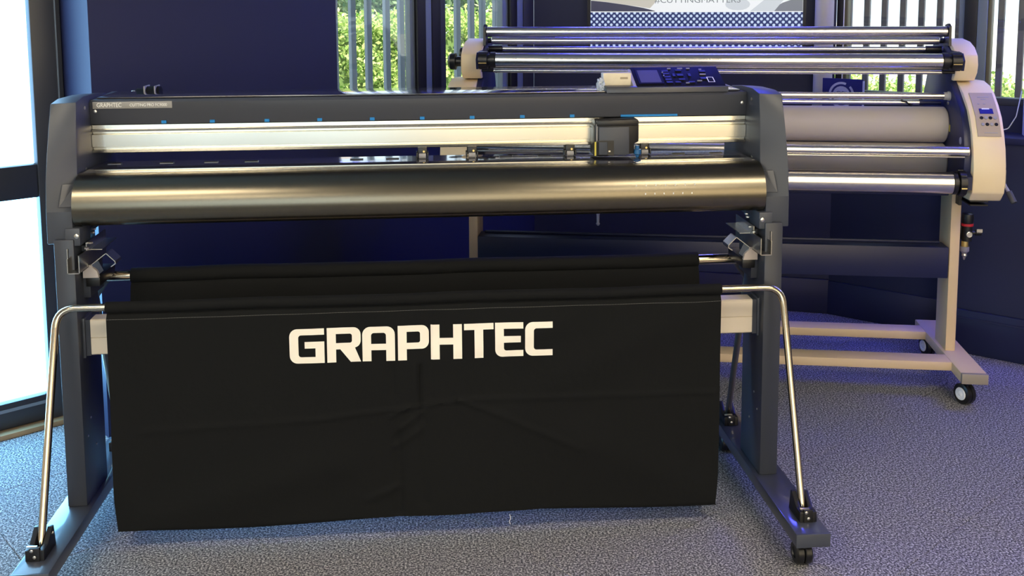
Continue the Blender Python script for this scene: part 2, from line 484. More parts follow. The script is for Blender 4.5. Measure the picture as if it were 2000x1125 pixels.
# lamps of the room
gi = 0
for (x, y, where) in ((-1.5, -1.9, 'left, nearest the cutter'), (1.5, -1.9, 'right, nearest the cutter'), (-1.5, -4.0, 'left, far end of the showroom'), (1.5, -4.0, 'right, far end of the showroom')):
    t = thing('ceiling_light', 'square warm white ceiling panel light, ' + where, 'light', (x, y, H-0.02), 0, 'ceiling panel lights')
    boxes('frame', [(-0.62, 0.62, -0.32, -0.30, -0.02, 0.02), (-0.62, 0.62, 0.30, 0.32, -0.02, 0.02), (-0.62, -0.60, -0.30, 0.30, -0.02, 0.02), (0.60, 0.62, -0.30, 0.30, -0.02, 0.02)], CARDW, t)
    box('diffuser', -0.60, 0.60, -0.30, 0.30, -0.005, 0.005, WARM, t)
def led(name, label, K, s0, s1):
    o = thing(name, label, 'light', K['loc'], K['rz'], 'blue led strips')
    box('profile', s0, s1, -0.10, -0.002, H-0.06, H-0.002, BLACKP, o)
    box('diffuser', s0+0.01, s1-0.01, -0.11, -0.10, H-0.055, H-0.01, BLUE, o)
    box('diffuser', s0+0.01, s1-0.01, -0.095, -0.01, H-0.068, H-0.06, BLUE, o)
led('led_strip', 'blue led strip along the ceiling over the back wall', KC, 0.15, CL-0.1)
led('led_strip', 'blue led strip along the ceiling over the right windows', KR, 1.1, 2.9)

# ================================================================= CUTTER
cut = thing('vinyl_cutter', 'charcoal large-format roll cutter on a dark wheeled stand, in front', 'cutting machine')
# side covers: outer and inner outlines (y, z)
outl = [(.088, 1.173), (.064, 1.11), (.042, 1.045), (.024, .98), (.014, .90), (.013, .816), (.40, .816), (.41, .90), (.41, 1.10), (.385, 1.155), (.345, 1.176), (.25, 1.181), (.14, 1.181)]
inl = [(.090, 1.176), (.080, 1.11), (.075, 1.045), (.070, .98), (.015, .90), (.014, .816), (.40, .816), (.41, .90), (.41, 1.10), (.385, 1.155), (.345, 1.178), (.25, 1.186), (.15, 1.186)]
for s in (-1, 1):
    sc = prism('side_cover', inl, 'x', s*.917, s*.982, CHAR, cut, bev=0.0025, smooth=25, poly2=outl)
    # front block that carries the curved front cover end, corner panel, lower bracket
    bmp = bmesh.new(); F_, B_ = [], []
    for (a_, z_) in ((.918, .965), (.946, .967), (.950, .912), (.9185, .912)):
        def pint(pr, z):
            for (ya, za), (yb, zb) in zip(pr[:5], pr[1:6]):
                if zb <= z <= za: return yb + (ya-yb)*(z-zb)/(za-zb)
        tt = (a_-.917)/.065; y_ = pint(inl, z_)*(1-tt) + pint(outl, z_)*tt
        F_.append(bmp.verts.new((s*a_, y_-.0022, z_))); B_.append(bmp.verts.new((s*a_, y_+.02, z_)))
    bmp.faces.new(F_); bmp.faces.new(B_[::-1])
    for i in range(4): bmp.faces.new((F_[i], F_[(i+1) % 4], B_[(i+1) % 4], B_[i]))
    fin('corner_panel', bmp, CHARG, sc)
    box('post_bracket', *sorted((s*.897, s*.934)), .006, .09, .812, .858, CHAR, sc, bev=0.002)
    lathe('screw', (s*.905, .006, .838), (s*.905, 0, .838), [(0, .006), (.003, .006), (.004, .004), (.004, 0)], GALV, sc, seg=12)
    lathe('screw', (s*.9165, .15, 1.155), (s*.9, .15, 1.155), [(0, .005), (.002, .005), (.003, 0)], GALV, sc, seg=12)
    for zz, yy in ((.99, .14), (.93, .2)):
        lathe('screw', (s*.9165, yy, zz), (s*.9, yy, zz), [(0, .005), (.002, .005), (.003, 0)], GALV, sc, seg=12)
# top beam
prism('beam_cover', [(.197, 1.104), (.194, 1.164), (.199, 1.172), (.40, 1.177), (.415, 1.165), (.415, 1.07), (.27, 1.07), (.27, 1.104)], 'x', -.917, .917, CHARG, cut, bev=0.0015, smooth=30)
box('top_plate', -.9, .9, .205, .395, 1.1735, 1.1775, PLATEN, cut, bev=0.001)
for s in (-1, 1):
    lathe('beam_screw', (s*.903, .196, 1.14), (s*.903, .1, 1.14), [(0, .005), (.003, .005), (.004, .003), (.004, 0)], GALV, cut, seg=12)
np_ = box('nameplate', -.908, -.697, .1915, .196, 1.1475, 1.1665, PLATE, cut, bev=0.0006)
text('lettering', 'GRAPHTEC', .0165, frame3((-.864, .1912, 1.157), (1,0,0), (0,0,1)), WHITEP, np_, sx=.80)
text('lettering', 'CUTTING PRO FC9000', .0115, frame3((-.760, .1912, 1.1565), (1,0,0), (0,0,1)), WHITEP, np_, sx=.86)
for x in (-.721, -.591, -.443, -.299, -.154, -.015, .125, .267, .409):
    box('alignment_mark', x-.0065, x+.0065, .1925, .197, 1.105, 1.113, CYAN, cut)
box('alignment_strip', .549, .713, .1925, .197, 1.1045, 1.1105, CYAN, cut)
# aluminium rail with grooves
prism('carriage_rail', [(.212, 1.103), (.206, 1.101), (.206, 1.091), (.200, 1.089), (.2005, 1.084), (.209, 1.082), (.209, 1.078), (.198, 1.0755), (.1985, 1.042), (.208, 1.039), (.208, 1.035), (.199, 1.033), (.2005, 1.026), (.205, 1.024), (.26, 1.024), (.26, 1.103)],
      'x', -.916, .916, ALU, cut, smooth=20)
box('drive_belt', -.916, .916, .2095, .212, 1.056, 1.064, BLACKP, cut)
# platen and front cover
prism('platen', [(.078, .984), (.074, .990), (.084, .9925), (.262, .9925), (.262, .982)], 'x', -.905, .905, PLATEN, cut, smooth=30)
for x in (-.86, -.72, -.60, -.49, -.2, -.10, .22, .33, .50, .72, .83):
    lathe('grit_roller', (x-.018, .205, .984), (x+.018, .205, .984), [(0, 0), (0, .0125), (.036, .0125), (.036, 0)], GALV, cut, seg=18)
fc = [(.080, .9905), (.062, .9895), (.046, .985), (.031, .977), (.018, .966), (.008, .952), (.001, .936), (-.003, .918), (-.003, .900), (.001, .884), (.008, .872), (.020, .862), (.05, .858), (.05, .87), (.10, .88), (.10, .98)]
fco = prism('front_cover', fc, 'x', -.912, .912, FRONT, cut, smooth=50)
for row, (x0, x1, n, z, y) in enumerate(((.555, .715, 7, .9405, .0028), (.579, .706, 6, .9185, -.0029))):
    for i in range(n):
        x = x0 + (x1-x0)*i/(n-1)
        box('vent_hole', x-.0013, x+.0013, y-.0012, y+.003, z-.0022, z+.0022, WHITEP, fco)
box('chassis', -.905, .905, .10, .30, .868, .981, BLACKP, cut, bev=0.003)
# pinch rollers
def pinch(x):
    p = box('pinch_roller', x-.013, x+.013, .196, .24, 1.004, 1.026, BLACKP, cut, bev=0.002)
    for q in (-.015, .015): box('arm', x+q-.002, x+q+.002, .19, .225, .996, 1.012, BLACKP, p, bev=0.001)
    cyl('wheel', (x-.010, .203, 1.002), (x+.010, .203, 1.002), .0095, GREYC, p, seg=20, ch=.001)
    lathe('screw', (x+.004, .196, 1.014), (x+.004, .1, 1.014), [(0, .003), (.002, .003), (.002, 0)], BRASS, p, seg=10)
for x in (-.016, .124, .404, .620): pinch(x)
# carriage
ca = prism('carriage', [(.464, 1.000), (.464, 1.085), (.472, 1.100), (.586, 1.104), (.590, 1.098), (.590, 1.040), (.577, 1.034), (.577, 1.006), (.545, 1.004)], 'y', .140, .215, BLACKP, cut, bev=0.003)
box('cover_face', .4755, .562, .134, .1405, 1.004, 1.083, CHAR, ca, bev=0.002)
box('top_band', .470, .585, .132, .142, 1.0855, 1.102, BLACKP, ca, bev=0.002)
box('tool_slot', .500, .518, .1325, .136, 1.0035, 1.041, BLACKP, ca)
box('tool_recess_line', .470, .518, .1328, .1345, 1.041, 1.045, BLACKP, ca)
box('adjuster', .503, .508, .131, .135, 1.013, 1.017, GALV, ca)
box('warning_edge', .4645, .4690, .1375, .141, 1.002, 1.041, YELLOW, ca)
box('inner_edge', .469, .472, .136, .141, 1.041, 1.09, GREYC, ca)
th = lathe('tool_holder', (.588, .150, 1.028), (.588, .150, .99), [(0, 0), (0, .006), (.010, .006), (.011, .011), (.024, .011), (.026, .007), (.034, .004), (.036, 0)], BLUEP, ca, seg=16)
# control panel
hs = prism('control_panel', [(.1935, 1.172), (.196, 1.188), (.205, 1.1905), (.345, 1.1905), (.350, 1.178), (.345, 1.176), (.30, 1.176), (.20, 1.172)], 'x', .508, .862, CHARG, cut, bev=0.0015)
pn = prism('panel_body', [(.200, 1.188), (.200, 1.1905), (.303, 1.238), (.312, 1.236), (.318, 1.19)], 'x', .597, .856, PANELM, hs, bev=0.0015)
pe = Vector((0, .103, .0475)).normalized()
def onp(x, v): return Vector((x, .200, 1.1908)) + pe*v + Vector((0, -pe.z, pe.y))*0.0006
PN = Vector((0, -pe.z, pe.y))
def pslab(name, x0, x1, v0, v1, m, h=0.0012, parent=None):
    bm = bmesh.new()
    a = [onp(x0, v0), onp(x1, v0), onp(x1, v1), onp(x0, v1)]
    lo = [bm.verts.new(p - PN*.002) for p in a]; hi = [bm.verts.new(p + PN*h) for p in a]
    bm.faces.new(hi); bm.faces.new(lo[::-1])
    for i in range(4): bm.faces.new((lo[i], lo[(i+1) % 4], hi[(i+1) % 4], hi[i]))
    return fin(name, bm, m, hs)
pslab('screen_bezel', .606, .678, .012, .098, PANELM, .001)
pslab('screen', .612, .672, .018, .090, SCREEN, .0016)
for (x, v) in ((.686, .084), (.686, .068), (.686, .050), (.686, .034), (.686, .018)):
    pslab('button', x, x+.018, v-.005, v+.005, BLACKP, .002)
for (x, v, w_, h_) in ((.735, .060, .018, .012), (.735, .088, .018, .008), (.735, .034, .018, .008), (.716, .060, .008, .016), (.762, .060, .008, .016), (.72, .018, .016, .008), (.76, .018, .018, .008), (.805, .082, .018, .010), (.80, .040, .02, .012)):
    pslab('button', x-w_/2, x+w_/2, v-h_/2, v+h_/2, BLACKP, .002)
for (x0, x1, v) in ((.705, .715, .100), (.735, .750, .100), (.762, .772, .100), (.794, .812, .064), (.778, .792, .026), (.742, .752, .014), (.684, .688, .078), (.684, .688, .058), (.798, .806, .094)):
    pslab('legend', x0, x1, v-.0012, v+.0012, GREYP, .0022)
bm = bmesh.new()
def ring(x0, x1, v0, v1, t):
    for a in ((x0, x1, v0, v0+t), (x0, x1, v1-t, v1), (x0, x0+t, v0, v1), (x1-t, x1, v0, v1)):
        q = [onp(a[0], a[2]), onp(a[1], a[2]), onp(a[1], a[3]), onp(a[0], a[3])]
        bm.faces.new([bm.verts.new(p + PN*.0026) for p in q])
ring(.808, .828, .014, .044, .0025)
fin('enter_key_outline', bm, WHITEP, hs)
prism('side_lid', [(.205, 1.19), (.29, 1.23), (.295, 1.232), (.30, 1.19)], 'x', .588, .5965, GREYC, hs)
# roll clamp seen over the back of the beam
kc = lathe('roll_flange', (-.862, .44, 1.160), (-.78, .44, 1.160), [(0, 0), (0, .012), (.006, .012), (.006, .022), (.028, .022), (.028, .028), (.074, .028), (.076, .022), (.076, 0)], mat('matt_black', (.006, .006, .007), .7, spec=.2), cut, seg=20)
lathe('clamp_screw', (-.862, .44, 1.172), (-.88, .44, 1.172), [(0, .005), (.008, .005), (.010, .003), (.010, 0)], GALV, kc, seg=12)
boxes('rib', [(-.830, -.826, .411, .469, 1.13, 1.190), (-.800, -.797, .411, .469, 1.13, 1.190)], GREYC, kc)
box('flange_bracket', -.86, -.79, .41, .46, 1.08, 1.14, BLACKP, cut, bev=0.003)
# stand: posts, feet, casters, cross beam
def caster(parent, x, y, z, r, w, m1, m2=None, ang=0.0):
    """twin wheel caster hanging from height z"""
    fk = boxes('caster', [(x-w*.75, x+w*.75, y-r*.75, y+r*.75, z-.012, z)], BLACKP, parent, bev=0.002)
    ca_, sa_ = math.cos(ang), math.sin(ang)
    ax = Vector((ca_, sa_, 0)); off = Vector((-sa_, ca_, 0))*r*.35
    c = Vector((x, y, r)) + off
    for k in (-1, 1):
        a = c + ax*(k*w*.05); b = c + ax*(k*w)
        lathe('wheel', a, b, [(0, 0), (0, r*.93), (w*.08, r), (w*.66, r), (w*.8, r*.88), (w*.82, r*.5), (w*.7, r*.45), (w*.7, 0)], m1, fk, seg=24)
    prism('fork', [(y-r*.55, z-.01), (y+r*.55, z-.01), (y+off.y+r*.4, r*.9), (y+off.y-r*.4, r*.9)], 'x', x+off.x-w*.15, x+off.x+w*.15, BLACKP, fk)
    if m2:
        for k in (-1, 1):
            a = c + ax*(k*w*.86)
            lathe('hub_cap', a, a + ax*k, [(0, r*.62), (.003, r*.58), (.003, r*.34), (.001, r*.3), (.004, r*.16), (.004, 0)], m2, fk, seg=20)
    return fk
for s in (-1, 1):
    po = box('post', *sorted((s*.912, s*.962)), 0.0, .175, .111, .83, POST, cut, bev=0.003)
    for zz in (.24, .33, .29):
        lathe('screw', (s*.9118, .03 + (zz*7 % 1)*.1, zz), (s*.9, .03 + (zz*7 % 1)*.1, zz), [(0, .003), (.0015, .003), (.0015, 0)], GALV, po, seg=10)
    fx = s*.942
    ft = box('foot', fx-.0437, fx+.0437, -.3196, .44, .0763, .111, FOOTM, cut, bev=0.0025)
    box('end_cap', fx-.0437, fx+.0437, -.3235, -.3185, .0763, .111, CHAR, ft, bev=0.001)
    caster(ft, s*.938, -.268, .0763, .029, .024, BLACKP)
    caster(ft, s*.938, .39, .0763, .029, .024, BLACKP)
cb = prism('cross_beam', [(.040, .510), (.036, .513), (.036, .5565), (.0385, .5575), (.036, .5585), (.036, .603), (.040, .606), (.085, .606), (.085, .510)], 'x', -.905, .905, SILVER, cut, bev=0.0)
for s in (-1, 1):
    box('mounting_plate', *sorted((s*.905, s*.912)), .028, .095, .505, .612, CHAR, cut, bev=0.001)
    box('beam_end', *sorted((s*.893, s*.9055)), .0345, .086, .5095, .6065, POST, cut)
    # roll stocker rails, running front to back under the machine
    x0 = s*.905
    t_ = .0022
    def u(a, b, c, d): return (*sorted((x0 + s*a, x0 + s*b)), -.032, .19, c, d)
    sr = boxes('stocker_rail', [u(-.0155, .0155, .748, .748+t_), u(-.0155, -.0155+t_, .748, .795), u(.0155-t_, .0155, .748, .787)], GALV, cut)
    boxes('flange', [(*sorted((x0-s*.0155, x0-s*.0135)), .03, .19, .795, .815), (*sorted((x0+s*.0135, x0+s*.0155)), -.028, -.020, .787, .812), (*sorted((x0-s*.045, x0-s*.0135)), .06, .19, .788, .790)], GALV, sr)
    box('roller_box', *sorted((x0-s*.011, x0+s*.011)), .02, .16, .752, .785, BLACKP, sr)
    for yy, zz in ((-.005, .806), (.03, .812), (.05, .835), (.06, .842)):
        lathe('bolt', (x0 - s*.02, yy+.02, zz-.004), (x0 - s*.02, yy+.02, zz+.1), [(0, 0), (0, .006), (.004, .006), (.005, .003), (.005, 0)], GALV, sr, seg=6)
    # pipe cradle: bent plate with an open hook profile
    def cpath(lst): return [(s*a, b) for a, b in lst]
    line = [(.872, .722), (.886, .752), (.849, .781), (.845, .781), (.824, .760), (.823, .752), (.835, .744)]
    outer = cpath(line); inner = []
    for i, (a, b) in enumerate(line):
        j0, j1 = max(i-1, 0), min(i+1, len(line)-1)
        dx, dz = line[j1][0]-line[j0][0], line[j1][1]-line[j0][1]; L = math.hypot(dx, dz)
        inner.append((s*(a - dz/L*.0022), b + dx/L*.0022))
    cr = prism('pipe_cradle', outer + inner[::-1], 'y', .045, .095, GALV, cut)
    prism('gusset', cpath([(.906, .718), (.906, .748), (.888, .752), (.870, .735), (.866, .718)]), 'y', .040, .050, mat('gusset_pink_grey', (.50, .44, .41), .45, metal=.3), cr)
    box('cradle_block', *sorted((s*.868, s*.905)), .055, .19, .690, .718, BLACKP, cr, bev=0.003)
    box('cradle_bracket', *sorted((s*.895, s*.914)), .06, .17, .66, .80, POST, cr)

# ================================================================= MEDIA BASKET
bk = thing('media_basket', 'black canvas catch basket with cream lettering, hung on a bent steel tube', 'basket')
FX0, FX1 = -.825, .778
FB, RB = Vector((0, -.045, .663)), Vector((0, .19, .683))
tube('front_bar', [(-.950, -.222, .128), (-.947, -.045, .663), (.947, -.045, .663), (.950, -.222, .128)], .0095, CHROME, bk, seg=20, fillet=.050)
rb = tube('rear_bar', [(-.890, .19, .683), (.890, .19, .683)], .0155, CHROME, bk, seg=20)
for s in (-1, 1):
    tube('rear_pole', [(s*.933, .372, .125), (s*.933, .215, .62), (s*.885, .19, .683)], .0095, BLACKM, rb, seg=14, fillet=.02)
    # foot brackets, front and rear
    for yc, nm in ((-.225, 'foot_bracket'), (.372, 'foot_bracket')):
        x = s*.950 if yc < 0 else s*.933
        b = prism(nm, [(yc-.040, .1112), (yc+.040, .1112), (yc+.030, .165), (yc+.022, .165), (yc-.012, .138), (yc-.040, .138)], 'x', x+.010, x+.022, BLACKP, bk, bev=0.001)
        prism('bracket_plate', [(yc-.040, .1112), (yc+.040, .1112), (yc+.030, .165), (yc+.022, .165), (yc-.012, .138), (yc-.040, .138)], 'x', x-.022, x-.010, BLACKP, b, bev=0.001)
        boxes('bracket_web', [(x-.012, x+.012, yc-.042, yc-.032, .1112, .144)], BLACKP, b, bev=0.001)
        boxes('bracket_clip', [(x-.020, x+.004, yc-.036, yc-.030, .143, .1455)], GALV, b)
        for (dx, dy, dz) in ((.0, -.043, .122), (-.006, -.043, .138)):
            lathe('bracket_screw', (x+dx, yc+dy+.002, dz), (x+dx, yc-1, dz), [(0, .004), (.002, .004), (.003, .002), (.003, 0)], GALV, b, seg=10)
        lathe('bracket_screw', (x+.0215, yc+.02, .150), (x+1, yc+.02, .150), [(0, .004), (.003, .004), (.003, 0)], GALV, b, seg=10)
# cloth
def gau(v, c, w): return math.exp(-((v-c)/w)**2)
def seg_d(x, z, ax, az, bx, bz):
    dx, dz = bx-ax, bz-az; L2 = dx*dx+dz*dz
    t = max(0, min(1, ((x-ax)*dx+(z-az)*dz)/L2))
    return math.hypot(x-ax-t*dx, z-az-t*dz), t
CREASES = [(-.105, .485, -.10, .40, .006, -.0030), (-.031, .485, -.028, .34, .0045, -.0045), (-.045, .485, -.045, .42, .008, .0020), (-.002, .625, -.002, .40, .004, -.0016), (-.30, .345, -.10, .365, .006, .0026), (-.10, .365, .07, .385, .005, .0030),
           (.07, .385, .76, .378, .006, .0022), (.07, .385, .17, .345, .005, .0028), (.17, .345, .40, .235, .007, .0022), (-.11, .345, -.06, .375, .005, .0035), (-.10, .30, -.02, .36, .006, .003), (-.10, .26, -.03, .31, .007, .003),
           (-.092, .30, -.090, .08, .012, -.0045), (-.02, .33, -.02, .10, .010, -.003), (-.17, .12, -.095, .15, .010, .003), (.28, .40, .70, .60, .05, .003), (.0, .50, .35, .58, .03, .002), (-.75, .33, -.30, .345, .008, .0018), (.22, .33, .75, .10, .06, .004), (-.70, .10, -.25, .22, .05, .0045)]
def ffold(x, z):
    d = 0.0
    for ax, az, bx, bz, w, a in CREASES:
        q, t = seg_d(x, z, ax, az, bx, bz)
        if q < 3*w: d += 1.7*a*math.exp(-(q/w)**2)
    low = max(0.0, (.55 - z)/.5)
    d += .006*low*math.sin(6.1*x+1.2) + .0035*low*math.sin(13.0*x+2.5*z+.4) + .0012*math.sin(31*x+9*z) + .0010*math.sin(17*z-5*x)
    return d
def front_y(x, z):
    """front surface of the hanging front panel"""
    return FB.y - .006 - .004*max(0, (.6-z)) - ffold(x, z)
path = []
for i in range(15):                      # sleeve on rear bar, from inside front round the top to the back
    a = rad(-60 + 300*i/14)
    path.append((RB.y + .0200*math.cos(a+math.pi/2+rad(60)), RB.z + .0210*math.sin(a+math.pi/2+rad(60)), 'r'))
path = path[::-1]
rear = [(.172, .655), (.165, .62), (.150, .54), (.128, .42), (.10, .28), (.065, .15), (.03, .085), (.0, .062)]
path = [(RB.y + .021*math.sin(rad(-150+300*i/14))*-1, RB.z + .021*math.cos(rad(-150+300*i/14)), 'r') for i in range(15)]
path = [(y, z, k) for y, z, k in path]                       # back-bottom -> top -> front-bottom
for i in range(len(rear)-1):
    for j in range(3):
        t = j/3; path.append((rear[i][0]*(1-t)+rear[i+1][0]*t, rear[i][1]*(1-t)+rear[i+1][1]*t, 'r'))
path += [(-.012, .058, 'b'), (-.03, .057, 'b'), (-.042, .060, 'b')]
NZ = 84
for i in range(NZ):
    path.append((None, .066 + (.632-.066)*i/(NZ-1), 'f'))
for i in range(13):
    a = rad(-115 + 235*i/12)
    path.append((FB.y - .0135*math.cos(a), FB.z + .0140*math.sin(a), 's'))
NX = 220
bm = bmesh.new(); grid = []
for i in range(NX+1):
    u_ = i/NX; x = FX0 + (FX1-FX0)*u_
    rowv = []
    for (y, z, k) in path:
        xx = x
        zz = z
        if k == 'f':
            drop = .008*math.sin(5.0*x+1.0)*max(0, (.2-z)/.2)
            zz = z + drop
            y_ = front_y(x, z)
            pinch_in = max(0, (.15-z)/.15)*.012
            xx = x + (pinch_in if u_ < .5 else -pinch_in)*abs(u_-.5)**6*64
        elif k == 'b':
            zz = z + .008*math.sin(5.0*x+1.0) if y < -.02 else z
            y_ = y
        elif k == 's':
            y_ = y + .0012*math.sin(23*x); zz = z + .001*math.sin(11*x)
        else:
            y_ = y + .002*math.sin(19*x+z*8); zz = z + .0012*math.sin(9*x)
        rowv.append(bm.verts.new((xx, y_, zz)))
    grid.append(rowv)
for A, B in zip(grid[:-1], grid[1:]):
    for j in range(len(path)-1):
        bm.faces.new((A[j], A[j+1], B[j+1], B[j]))
cloth = fin('cloth', bm, CLOTH, bk, smooth=60)
# stitch line under the sleeve
bm = bmesh.new()
for i in range(NX):
    xa = FX0 + (FX1-FX0)*i/NX; xb = FX0 + (FX1-FX0)*(i+.9)/NX
    ya, yb_ = front_y(xa, .632) - .0006, front_y(xb, .632) - .0006
    bm.faces.new([bm.verts.new(p) for p in ((xa, ya, .6312), (xb, yb_, .6312), (xb, yb_, .6322), (xa, ya, .6322))])
fin('stitching', bm, mat('grey_thread', (.10, .10, .10), .8), cloth)
# printed lettering, laid on the cloth surface
def arc(cx, cz, r, a0, a1, n=6):
    return [(cx + r*math.cos(rad(a0+(a1-a0)*i/n)), cz + r*math.sin(rad(a0+(a1-a0)*i/n))) for i in range(n+1)]
GL = {
 'G': (222, [[(222, 220)] + arc(50, 170, 50, 90, 180) + arc(50, 50, 50, 180, 270) + [(222, 0), (222, 137), (97, 137), (97, 95), (165, 95), (165, 40)] + arc(75, 58, 18, 270, 180) + arc(75, 162, 18, 180, 90) + [(222, 180)]]),
 'R': (216, [[(0, 0), (0, 220)] + arc(170, 174, 46, 90, 0) + arc(170, 136, 46, 0, -80) + [(216, 0), (150, 0), (84, 82), (57, 82), (57, 0)], [(57, 122), (57, 180)] + arc(146, 166, 14, 90, 0) + arc(146, 136, 14, 0, -90)]),
 'A': (210, [[(0, 0)] + arc(52, 168, 52, 180, 90) + arc(158, 168, 52, 90, 0) + [(210, 0), (153, 0), (153, 70), (57, 70), (57, 0)], [(57, 110)] + arc(75, 162, 18, 180, 90) + arc(135, 162, 18, 90, 0) + [(153, 110)]]),
 'P': (201, [[(0, 0), (0, 220)] + arc(155, 174, 46, 90, 0) + arc(155, 116, 46, 0, -90) + [(57, 70), (57, 0)], [(57, 110), (57, 180)] + arc(130, 166, 14, 90, 0) + arc(130, 124, 14, 0, -90)]),
 'H': (203, [[(0, 0), (0, 220), (57, 220), (57, 134), (146, 134), (146, 220), (203, 220), (203, 0), (146, 0), (146, 92), (57, 92), (57, 0)]]),
 'T': (193, [[(0, 180), (0, 220), (193, 220), (193, 180), (125, 180), (125, 0), (68, 0), (68, 180)]]),
 'E': (185, [[(0, 220), (185, 220), (185, 180), (57, 180), (57, 134), (168, 134), (168, 92), (57, 92)] + arc(75, 58, 18, 180, 270) + [(185, 40), (185, 0)] + arc(48, 48, 48, 270, 180)]),
 'C': (181, [[(181, 220)] + arc(50, 170, 50, 90, 180) + arc(50, 50, 50, 180, 270) + [(181, 0), (181, 40)] + arc(75, 58, 18, 270, 180) + arc(75, 162, 18, 180, 90) + [(181, 180)]]),
}
LS = {'G': 148, 'R': 387, 'A': 613, 'P': 842, 'H': 1055, 'T': 1272, 'E': 1475, 'C': 1672}
LX0, LXW, LZ0, LH = -.3665, .6875, .4990, .0925
for ch in 'GRAPHTEC':
    wch, loops = GL[ch]
    flat = [p for lp in loops for p in lp]
    tris = tessellate_polygon([[Vector((a, b, 0)) for a, b in lp] for lp in loops])
    bm = bmesh.new()
    vs = [bm.verts.new((LX0 + (LS[ch]-148+a)/1705*LXW, 0, LZ0 + b/220*LH)) for a, b in flat]
    for t in tris:
        try: bm.faces.new([vs[i] for i in t])
        except ValueError: pass
    xa = LX0 + (LS[ch]-148)/1705*LXW; xb = xa + wch/1705*LXW
    k = xa
    while k < xb:
        bmesh.ops.bisect_plane(bm, geom=bm.verts[:]+bm.edges[:]+bm.faces[:], plane_co=(k, 0, 0), plane_no=(1, 0, 0)); k += .006
    k = LZ0
    while k < LZ0+LH:
        bmesh.ops.bisect_plane(bm, geom=bm.verts[:]+bm.edges[:]+bm.faces[:], plane_co=(0, 0, k), plane_no=(0, 0, 1)); k += .006
    for v in bm.verts: v.co.y = front_y(v.co.x, v.co.z) - .0014
    me = bpy.data.meshes.new('letter'); bm.to_mesh(me); bm.free()
    link('letter', me, LETTER, cloth)
tube('loose_thread', [(.204, -.056, .062), (.207, -.058, .050), (.203, -.058, .042), (.206, -.058, .034)], .0010, WIREW, cloth, seg=6)

# small things lying on the cutter
cn = thing('carton', 'small cream paper carton lying beside the control panel', 'carton', (.547, .255, 1.1905))
box('box_body', -.040, .040, -.018, .020, 0, .036, CARTON, cn, bev=0.0015)
box('print', .008, .030, -.0187, -.0178, .018, .024, mat('brown_print', (.42, .34, .22), .7), cn)
box('end_flap', -.0415, -.040, -.016, .018, .001, .035, CARDW, cn)
wp = bmesh.new()
bmesh.ops.create_icosphere(wp, subdivisions=3, radius=1)
for v in wp.verts:
    r = 1 + .35*random.uniform(-1, 1)
    v.co = Vector((v.co.x*.011*r, v.co.y*.012*r, v.co.z*.017*r))
wo = fin('plastic_wrap', wp, WRAP, loc=(.493, .212, 1.195))
tag(wo, 'crumpled clear plastic wrap left of the small cream carton', 'wrapper')

# ================================================================= LAMINATOR  (local x along the rolls, y to the back)
LTH = -0.2113
lam = thing('laminator', 'cream wide-format roll laminator with silver rollers, behind the cutter', 'laminator', (1.892, 0.622, 0), LTH)
SC = -.911
def both(f):
    for s in (-1, 1): f(s)
def xr(s, a, b): return sorted((SC + s*a, SC + s*b))
def lam_side(s):
    x = SC + s*.911
    ft = box('foot', x-.044, x+.044, .004, .615, .095, .131, LAMLEG, lam, bev=0.003)
    box('end_cap', x-.0445, x+.0445, -.004, .012, .095, .132, CAPG, ft, bev=0.002)
    caster(ft, x-.005, .055, .095, .037, .022, BLACKP, CARDW, ang=rad(28 if s > 0 else -10))
    caster(ft, x, .56, .095, .037, .022, BLACKP, CARDW, ang=rad(15))
    box('leg', *xr(s, .879, .914), .240, .375, .131, .765, LAMLEG, lam, bev=0.003)
    # navy end plate
    plate = [(.05, .76), (.010, .82), (.006, .90), (.03, .98), (.08, 1.05), (.15, 1.10), (.21, 1.14), (.185, 1.19), (.20, 1.24), (.27, 1.275), (.36, 1.285), (.44, 1.26), (.50, 1.15), (.55, 1.05), (.56, .80), (.50, .745), (.12, .745)]
    pl = prism('end_plate', plate, 'x', SC+s*.845, SC+s*.869, LAMNAVY, lam, bev=0.002)
    for (y, z) in ((.12, .79), (.06, .89), (.21, 1.06), (.34, 1.17), (.30, 1.25), (.25, .80)):
        lathe('bolt', (SC+s*.8445, y, z), (SC, y, z), [(0, 0), (0, .006), (.005, .006), (.005, 0)], GALV, pl, seg=8)
    # main cover: curved front
    mc = [(.02, .742), (-.012, .775), (-.018, .82), (-.018, .87), (-.006, .925), (.014, .975), (.045, 1.03), (.085, 1.07), (.13, 1.105), (.18, 1.128), (.24, 1.14), (.36, 1.136), (.48, 1.11), (.56, 1.03), (.59, .92), (.57, .80), (.52, .745), (.30, .738)]
    co = prism('end_cover', mc, 'x', SC+s*.868, SC+s*.975, LAMW, lam, bev=0.006, smooth=40)
    uc = [(.195, 1.142), (.168, 1.17), (.160, 1.20), (.17, 1.235), (.205, 1.262), (.26, 1.28), (.34, 1.288), (.42, 1.276), (.47, 1.24), (.48, 1.142)]
    prism('upper_cover', uc, 'x', SC+s*.850, SC+s*.926, LAMW, lam, bev=0.005, smooth=40)
    return co
cov_l = lam_side(-1); cov_r = lam_side(1)
XL, XRt = SC-.867, SC+.867
for y0, y1 in ((.116, .202), (.458, .541)):
    box('base_bar', SC-.868, SC+.868, y0, y1, .098, .1305, LAMLEG, lam, bev=0.003)
st = box('stretcher', SC-.880, SC+.876, .238, .33, .407, .523, LAMNAVY, lam, bev=0.003)
box('stretcher_lip', SC-.86, SC+.86, .300, .312, .523, .532, LAMNAVY, st, bev=0.001)
box('belly_pan', SC-.84, SC+.84, .14, .48, .735, .775, LAMNAVY, lam, bev=0.004)
def roll(name, y, z, r, half, m, seg=36, ch=.002):
    return cyl(name, (SC-half, y, z), (SC+half, y, z), r, m, lam, seg=seg, ch=ch)
